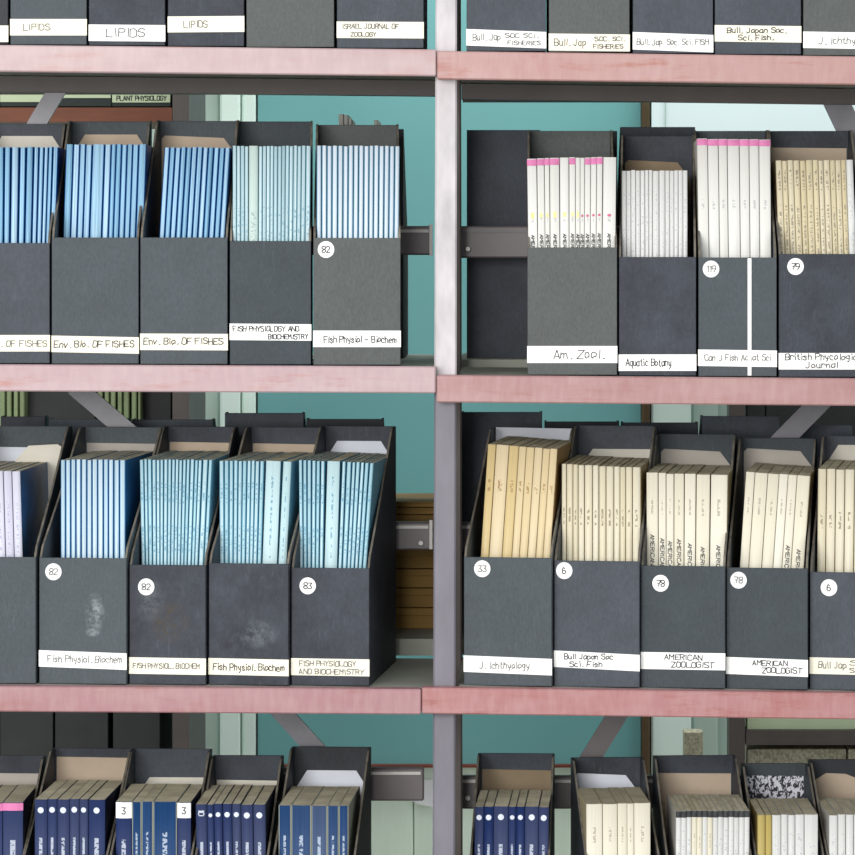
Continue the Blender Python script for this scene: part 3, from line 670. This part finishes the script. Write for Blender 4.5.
fill(b, 469.5, 817.5, 893, [8,8.5,8.5,9,9,8.5,8.5,9], .03, 'cream', 'cream journal in the file numbered 6 at the right edge', j2, setb=.05, dp=.185, gap=.93)

# ------------------------------------------------------------------ row 3 (only the upper half in view)
g3 = 'files on the bottom shelf'; j3 = 'journals on the bottom shelf'
b3 = lambda x0, x1, s: base(3, s, x0, x1)
SB = .055
nv = lambda: dict(emblem=.0125)
b = file_box(-68, 20, b3(-68, 20, 0), 884, -36, 755, 'navy', 'blue-black file cut by the left edge, bottom shelf', lining=('grey', 773, 'rect'), group=g3)
fill(b, 803, -48, 23, [16,17,16,20], .0, 'navy', 'navy journal with pink top in the left edge file, bottom shelf', j3, setb=SB, dp=.14, gap=.97, special={'all': dict(band=(.0006, .0095, M_PINKS))}, pages=M_PAGESD)
b = file_box(16, 103, b3(16, 103, 0), 884, 53, 748, 'navy', 'file with broad tan lining and six navy journals with round emblems', lining=('tan', 757, 'rect'), group=g3)
fill(b, 799.5, 34, 105, [13,10,12.5,10,9,17], .0, 'navy', 'navy journal with round emblem in the second file, bottom shelf', j3, setb=SB, dp=.15, gap=.975, special={'all': nv()}, pages=M_PAGES)
b = file_box(104, 189, b3(104, 189, 0), 884, 133, 748.5, 'slate', 'slate file holding journals with white number 3 stickers', lining=('cream', 777.5, 'trapl'), group=g3)
fill(b, 802, 115, 191, [16,9,11,23,13.5], .0, 'navyb', 'blue journal in the file with number 3 stickers', j3, setb=SB, dp=.14, gap=.97, styles={0: 'navy', 4: 'navy'},
     special={0: dict(sticker=(.0006, .0195, '3'), say='stickered'), 4: dict(sticker=(.0006, .0185, '3'), say='stickered')})
b = file_box(190, 266, b3(190, 266, 0), 884, 213, 755, 'navy', 'scuffed file with thin pale lining edge and narrow navy journals', lining=('cream', 780, 'rect'), group=g3)
fill(b, 804.5, 194, 265.5, [11,6.5,8,9,8.5,11.5,12], .0, 'navy', 'narrow navy journal in the fourth file, bottom shelf', j3, setb=SB, dp=.15, gap=.97, special={'all': nv(), 0: dict(title=('105', .006, .0062, .013, M_EMB, .0012), say='numbered')})
b = file_box(268, 353, b3(268, 353, 0), 884, 292, 746.5, 'black', 'black file at the left row end with white trapezoid lining, bottom shelf', lining=('white', 770.5, 'trap'), group=g3)
fill(b, 806, 278, 348.5, [11,17.5,14,10,8.5], .0, 'navyb', 'blue pale-edged journal in the row-end file, bottom shelf', j3, setb=SB, dp=.15, gap=.97)

b = file_box(467, 549, b3(467, 549, 1), 888, 478, 753, 'slate', 'slate file right of the post holding seven navy journals', lining=('brown', 769.5, 'rect'), group=g3)
fill(b, 807, 474.5, 549, [9,9.5,14.5,7.5,8.5,13.5,10], .0, 'navy', 'navy journal right of the post, bottom shelf', j3, setb=SB, dp=.13, gap=.97, special={'all': nv()})
b = file_box(588, 665, b3(588, 665, 1), 888, 570, 757, 'navy', 'blue-black file with crumpled corner and bright white lining', lining=('white', 773, 'trapr'), group=g3)
fill(b, 804, 586, 651, [17,15.5,10,7,17.5], .0, 'ivory', 'thick ivory journal in the white-lined file, bottom shelf', j3, setb=SB, dp=.125, gap=.965, pages=M_PAGESD, bulge=.1)
b = file_box(669, 757, b3(669, 757, 1), 888, 652, 755, 'navy', 'blue-black file of journals with dark taped tops', lining=('tan', 773, 'rect'), group=g3)
fill(b, 811, 676, 750, [1]*14, .0, 'whitep', 'cream-white journal with dark taped top, bottom shelf', j3, setb=SB, dp=.125, gap=.975, special={'all': dict(band=(0, .0075, M_DARKTAPE))}, styles={3: 'ivory', 4: 'ivory', 6: 'ivory'})
b = file_box(758.5, 830, b3(758, 830, 1), 888, 740, 763, 'green', 'file lined with black and white marbled paper', lining=('marbled', 775.5, 'rect'), group=g3)
fill(b, 815, 757.5, 818.5, [8,6.5,9,7,7,9,14], .0, 'whitep', 'journal in the marble-lined file', j3, setb=SB, dp=.125, gap=.95, styles={0: 'gold', 1: 'gold'}, pages=M_PAGESD)
b = file_box(831.5, 915, b3(831, 915, 1), 888, 807, 759, 'black', 'black file with torn wavy lining edge at the right edge, bottom shelf', lining=('tan', 774, 'wavy'), group=g3)
fill(b, 815, 829, 905, [9,8,8,8,9,8,8,9,9], .0, 'whitep', 'white journal in the wavy-lined file at right edge', j3, setb=SB, dp=.125, gap=.94, pages=M_PAGESD)

# ================================================================== second shelving unit, back to back with the first
rear = empty('shelving_unit', (PX(446, .4), .45, 0), 'second shelving unit standing back to back behind the front one', 'shelving')
RB = [(41, 50), (369.5, 368), (669, 668), (1000, 1010)]
for r in range(4):
    for side in (0, 1):
        a, b_ = (XL-20, 440) if side == 0 else (460.5, XR+20)
        y = RB[r][side]
        bm = bmesh.new(); box_bm(bm, PX(a, .31), PX(b_, .31), .31, .585, PZ(y+18, 0), PZ(y, 0))
        child(obj('shelf_board', bm, M_BOARD), rear)
        bm = bmesh.new(); box_bm(bm, PX(a, .31), PX(b_, .31), .56, .5845, PZ(y+31, 0), PZ(y+18.2, 0))
        child(obj('shelf_bearer', bm, M_STEELD), rear)
child(sbox('post', PX(440.5, .56), PX(460, .56), .59, .62, 0, 2.2, M_STEELD), rear)
child(sbox('post', PX(441, .31), PX(459, .31), .312, .335, 0, 2.2, M_STEELD), rear)
for pst in rear.children: pass
def rear_file(x0, x1, ytop, r, side, mat, lab, Y=.345, hb=None):
    zb = PZ(RB[r][side], 0)+.0004
    dep = .232
    cx = PX((x0+x1)/2, Y); w_ = (x1-x0)/S*(D+Y)/D-.002
    hb = PZ(ytop, Y)-zb; hf = hb*.5; h2 = w_/2
    root = empty('file_box', (cx, Y+dep, zb), lab, 'file box', 'files turned away on the second unit'); root.rotation_euler = (0, 0, math.pi)
    m = CLOTH[mat]
    prof = [(T, 0), (dep-T, 0), (dep-T, hb), (dep-.03, hb), (T, hf)]
    for s in (-1, 1):
        bm = bmesh.new(); xa = -h2 if s < 0 else h2-T
        prism_bm(bm, prof, 'x', xa, xa+T, 0, {2: 1, 3: 1}); obj('side_panel', bm, [m, M_RIM], root)
    bm = bmesh.new(); box_bm(bm, -h2, h2, dep-T, dep, 0, hb); obj('back_panel', bm, m, root, .0006)
    bm = bmesh.new(); box_bm(bm, -h2, h2, 0, T, 0, hf); obj('front_panel', bm, m, root)
    return root
rear_file(466, 541, 130, 1, 1, 'slate', 'blue-black file turned away, behind the rail right of the post')
rear_file(546, 618, 131, 1, 1, 'black', 'black file turned away behind the Am. Zool. file')
rear_file(620, 696, 127, 1, 1, 'navy', 'blue-black file turned away behind the Aquatic Botany file')
rear_file(326, 404, 129, 1, 0, 'black', 'black file turned away behind the file numbered 82, upper shelf')
# three thin journals sticking out of the last one
rf_zb = PZ(RB[1][0], 0)
for i, (x0, x1, yt) in enumerate(((338.5, 343.5, 114), (344, 348, 115), (348.5, 351.5, 119), (374, 378, 120))):
    Y = .42; wj = (x1-x0)/S*1.08
    Mj = Matrix.Translation((PX((x0+x1)/2, Y), Y, rf_zb+.004))
    journal(Mj, wj, .12, PZ(yt, Y)-rf_zb-.004, 'white', ['tallest white journal poking up behind the file numbered 82', 'middle white journal poking up behind the file numbered 82', 'lowest of three white journals poking up behind the file numbered 82', 'lone white journal tip behind the file numbered 82'][i], 'journals on the second unit')
rear_file(0, 46, 416.5, 2, 0, 'navy', 'file turned away at the far left behind the lower middle shelf', .36)
rear_file(48, 129, 419, 2, 0, 'slate', 'file turned away behind the diagonal bar, lower middle shelf')
rear_file(131, 214, 419.5, 2, 0, 'slate', 'file turned away left of the mint uprights, lower middle shelf')
rear_file(224, 304.5, 413, 2, 0, 'slate', 'taller file turned away in front of the teal board, left bay')
rear_file(305.5, 384, 419, 2, 0, 'black', 'lower file turned away in front of the teal board, left bay')
rear_file(461, 543, 412, 2, 1, 'slate', 'tall blue-black file turned away beside the post, lower middle shelf')
rear_file(544, 620, 421.5, 2, 1, 'black', 'low black file turned away in front of the teal board, right bay')
rear_file(621, 699, 422.5, 2, 1, 'navy', 'low file turned away in front of the mint upright')
rear_file(701, 780, 416, 2, 1, 'slate', 'tall slate file turned away left of the right-hand diagonal bar')
rear_file(786, 853, 425, 2, 1, 'slate', 'file turned away right of the right-hand diagonal bar')
# stack of brown card boxes lying on the second unit
ys = [624, 603.5, 584.5, 566, 547, 528.5, 514, 507, 501]
zb = PZ(RB[2][0], 0)+.0004
sc = PZ(501, .42)-zb
zz = [zb+sc*(624-y)/(624-501) for y in ys]
nm = ['lowest', 'second lowest', 'third', 'fourth', 'fifth', 'sixth', 'seventh', 'top']
for i in range(8):
    rt = empty('flat_box', (PX(400, .42), .42, zz[i]), '%s flat brown card box in the stack beside the post' % nm[i], 'box', 'brown card boxes in a stack')
    xa, xb = PX(389+random.uniform(-1, 1), .42), PX(437, .42)
    h = zz[i+1]-zz[i]
    child(sbox('tray', xa, xb, .423, .57, zz[i]+.0003, zz[i]+h*.62, M_KRAFT), rt)
    child(sbox('lid', xa-.002, xb+.002, .42, .573, zz[i]+h*.62, zz[i+1]-.0008, M_KRAFT, None, .0006), rt)

# ================================================================== far shelving, left and right
YF = 1.35
far = empty('shelving_unit', (PX(90, YF), YF, 0), 'dark wooden shelving far behind the left bay', 'shelving')
child(sbox('post', PX(172.5, YF), PX(189, YF), YF, YF+.3, 0, 2.6, M_STEELD), far)
for (ya, yb_) in ((107.5, 122), (470, 484), (862, 876), (-250, -236)):
    child(sbox('shelf_board', PX(-140, YF), PX(172, YF), YF, YF+.32, PZ(yb_, YF), PZ(ya, YF), M_WOODB), far)
def far_box(x0, x1, y0, y1, m, lab, label_y=None, txt=None, d=.25, cat='file box', grp='files on the far left shelving', Y=YF+.015):
    rt = empty({'file box': 'file_box', 'carton': 'carton', 'board': 'speckled_board'}[cat], (PX((x0+x1)/2, Y), Y, PZ(y1, Y)), lab, cat, grp)
    child(sbox('body', PX(x0, Y), PX(x1, Y), Y, Y+d, PZ(y1, Y)+.0004, PZ(y0, Y), m, None, .001), rt)
    if label_y:
        l = child(sbox('label', PX(x0, Y)+.0005, PX(x1, Y)-.001, Y-.002, Y-.0003, PZ(label_y[1], Y), PZ(label_y[0], Y), M_PALELAB), rt)
        if txt:
            t = stroke_text('lettering', [(txt, PX(x0+5, Y), PZ(label_y[1]-2, Y), 4.6/S*1.3, (PX(x1-4, Y)-PX(x0+5, Y)))], M_INK, l, .0014, .1, None, lambda u, v: (u, Y-.0024, v))
    return rt
far_box(-80, -1, -140, 107, M_DKGREEN, 'dark green far file cut by the left edge', (93, 101.5))
far_box(0, 54, -140, 107, M_DKGREEN, 'dark green far file crossed by the diagonal bar', (93, 102))
far_box(55, 111.5, -140, 107, M_DKGREEN, 'dark green far file right of the diagonal bar', (94, 98))
far_box(112, 171, -140, 107, M_DKGREEN, 'dark green far file labelled Plant Physiology', (93.5, 102.5), 'PLANT PHYSIOLOGY')
Y2 = YF+.02
def far_book(x0, x1, y0, y1, m, lab, grp):
    b_ = bmesh.new(); w_ = PX(x1, Y2)-PX(x0, Y2)-.0015; h = PZ(y0, Y2)-PZ(y1, Y2)-.0004
    pts = [(-w_/2, .0025), (-w_*.32, 0), (w_*.32, 0), (w_/2, .0025), (w_/2, .2), (-w_/2, .2)]
    prism_bm(b_, pts, 'z', 0, h); o = obj('book', b_, m); o.location = (PX((x0+x1)/2, Y2), Y2, PZ(y1, Y2)+.0004)
    tag(o, lab, 'book', grp); return o
gb = [(-1, 5.5), (6, 12), (13, 18.5), (19, 25)]
for i, (a, c) in enumerate(gb): far_book(a, c, 330, 470, M_GREENB, '%s olive-green far book in the group at the left edge' % ['first', 'second', 'third', 'fourth'][i], 'green books on the far shelving')
gb = [(97, 103), (104, 109.5), (110, 116), (117, 122.5), (123, 129.5), (131, 137), (137.5, 141)]
for i, (a, c) in enumerate(gb): far_book(a, c, 330, 470, M_GREENB, '%s olive-green far book right of the lower diagonal bar' % ORD[i], 'green books on the far shelving')
far_box(26, 95, 345, 470, M_DARK, 'dark far file between the two groups of olive-green books', d=.2, Y=YF+.06)
far_box(142, 171, 345, 470, M_DARK, 'dark far file right of the olive-green books', d=.2, Y=YF+.06)
for i, (a, c) in enumerate(((-58, -1), (0, 53), (55, 108), (113, 160))):
    far_box(a, c, 640, 862, M_DARK, ['dark far file at the left edge above the bottom shelf', 'leftmost whole dark far file above the bottom shelf', 'middle dark far file above the tan-lined file', 'rightmost dark far file above the number 3 journals'][i])
farr = empty('shelving_unit', (PX(800, YF), YF, 0), 'brown shelving far behind the right bay', 'shelving')
child(sbox('post', PX(729, YF), PX(745, YF), YF, YF+.05, 0, PZ(335, YF), M_STEELD), farr)
child(sbox('post', PX(1000, YF), PX(1016, YF), YF, YF+.05, 0, PZ(335, YF), M_STEELD), farr)
for (ya, yb_) in ((730.5, 745), (500, 514), (950, 964)):
    child(sbox('shelf_board', PX(746, YF), PX(999, YF), YF, YF+.3, PZ(yb_, YF), PZ(ya, YF), M_STEELD), farr)
gr = 'things on the far right shelving'
far_box(747, 860, 690, 730, M_PALELAB, 'pale grey-green carton far behind, above the dark shelf edge', cat='carton', grp=gr)
for i, (a, c) in enumerate(((747, 846), (848, 930))):
    far_box(a, c, 749, 950, M_SPECK, ['speckled far carton under the dark shelf edge', 'speckled far carton at the right edge'][i], cat='carton', grp=gr, d=.2, Y=YF+.03)
far_box(684, 703, 732, 1146, M_SPECK, 'narrow speckled far board between mint upright and post', cat='board', grp=None, d=.04, Y=YF+.6)
for i, (a, c) in enumerate(((718, 765), (766, 812), (813, 870))):  # dark blocks added to fill the dark void behind this bay
    far_box(max(a, 747), c, 330, 500, M_DARK, ['dark far file left of the right-hand diagonal bar', 'dark far file behind the right-hand diagonal bar', 'dark far file in the corner right of the diagonal bar'][i], grp='dark files on the far right shelving')
bpy.context.view_layer.update()
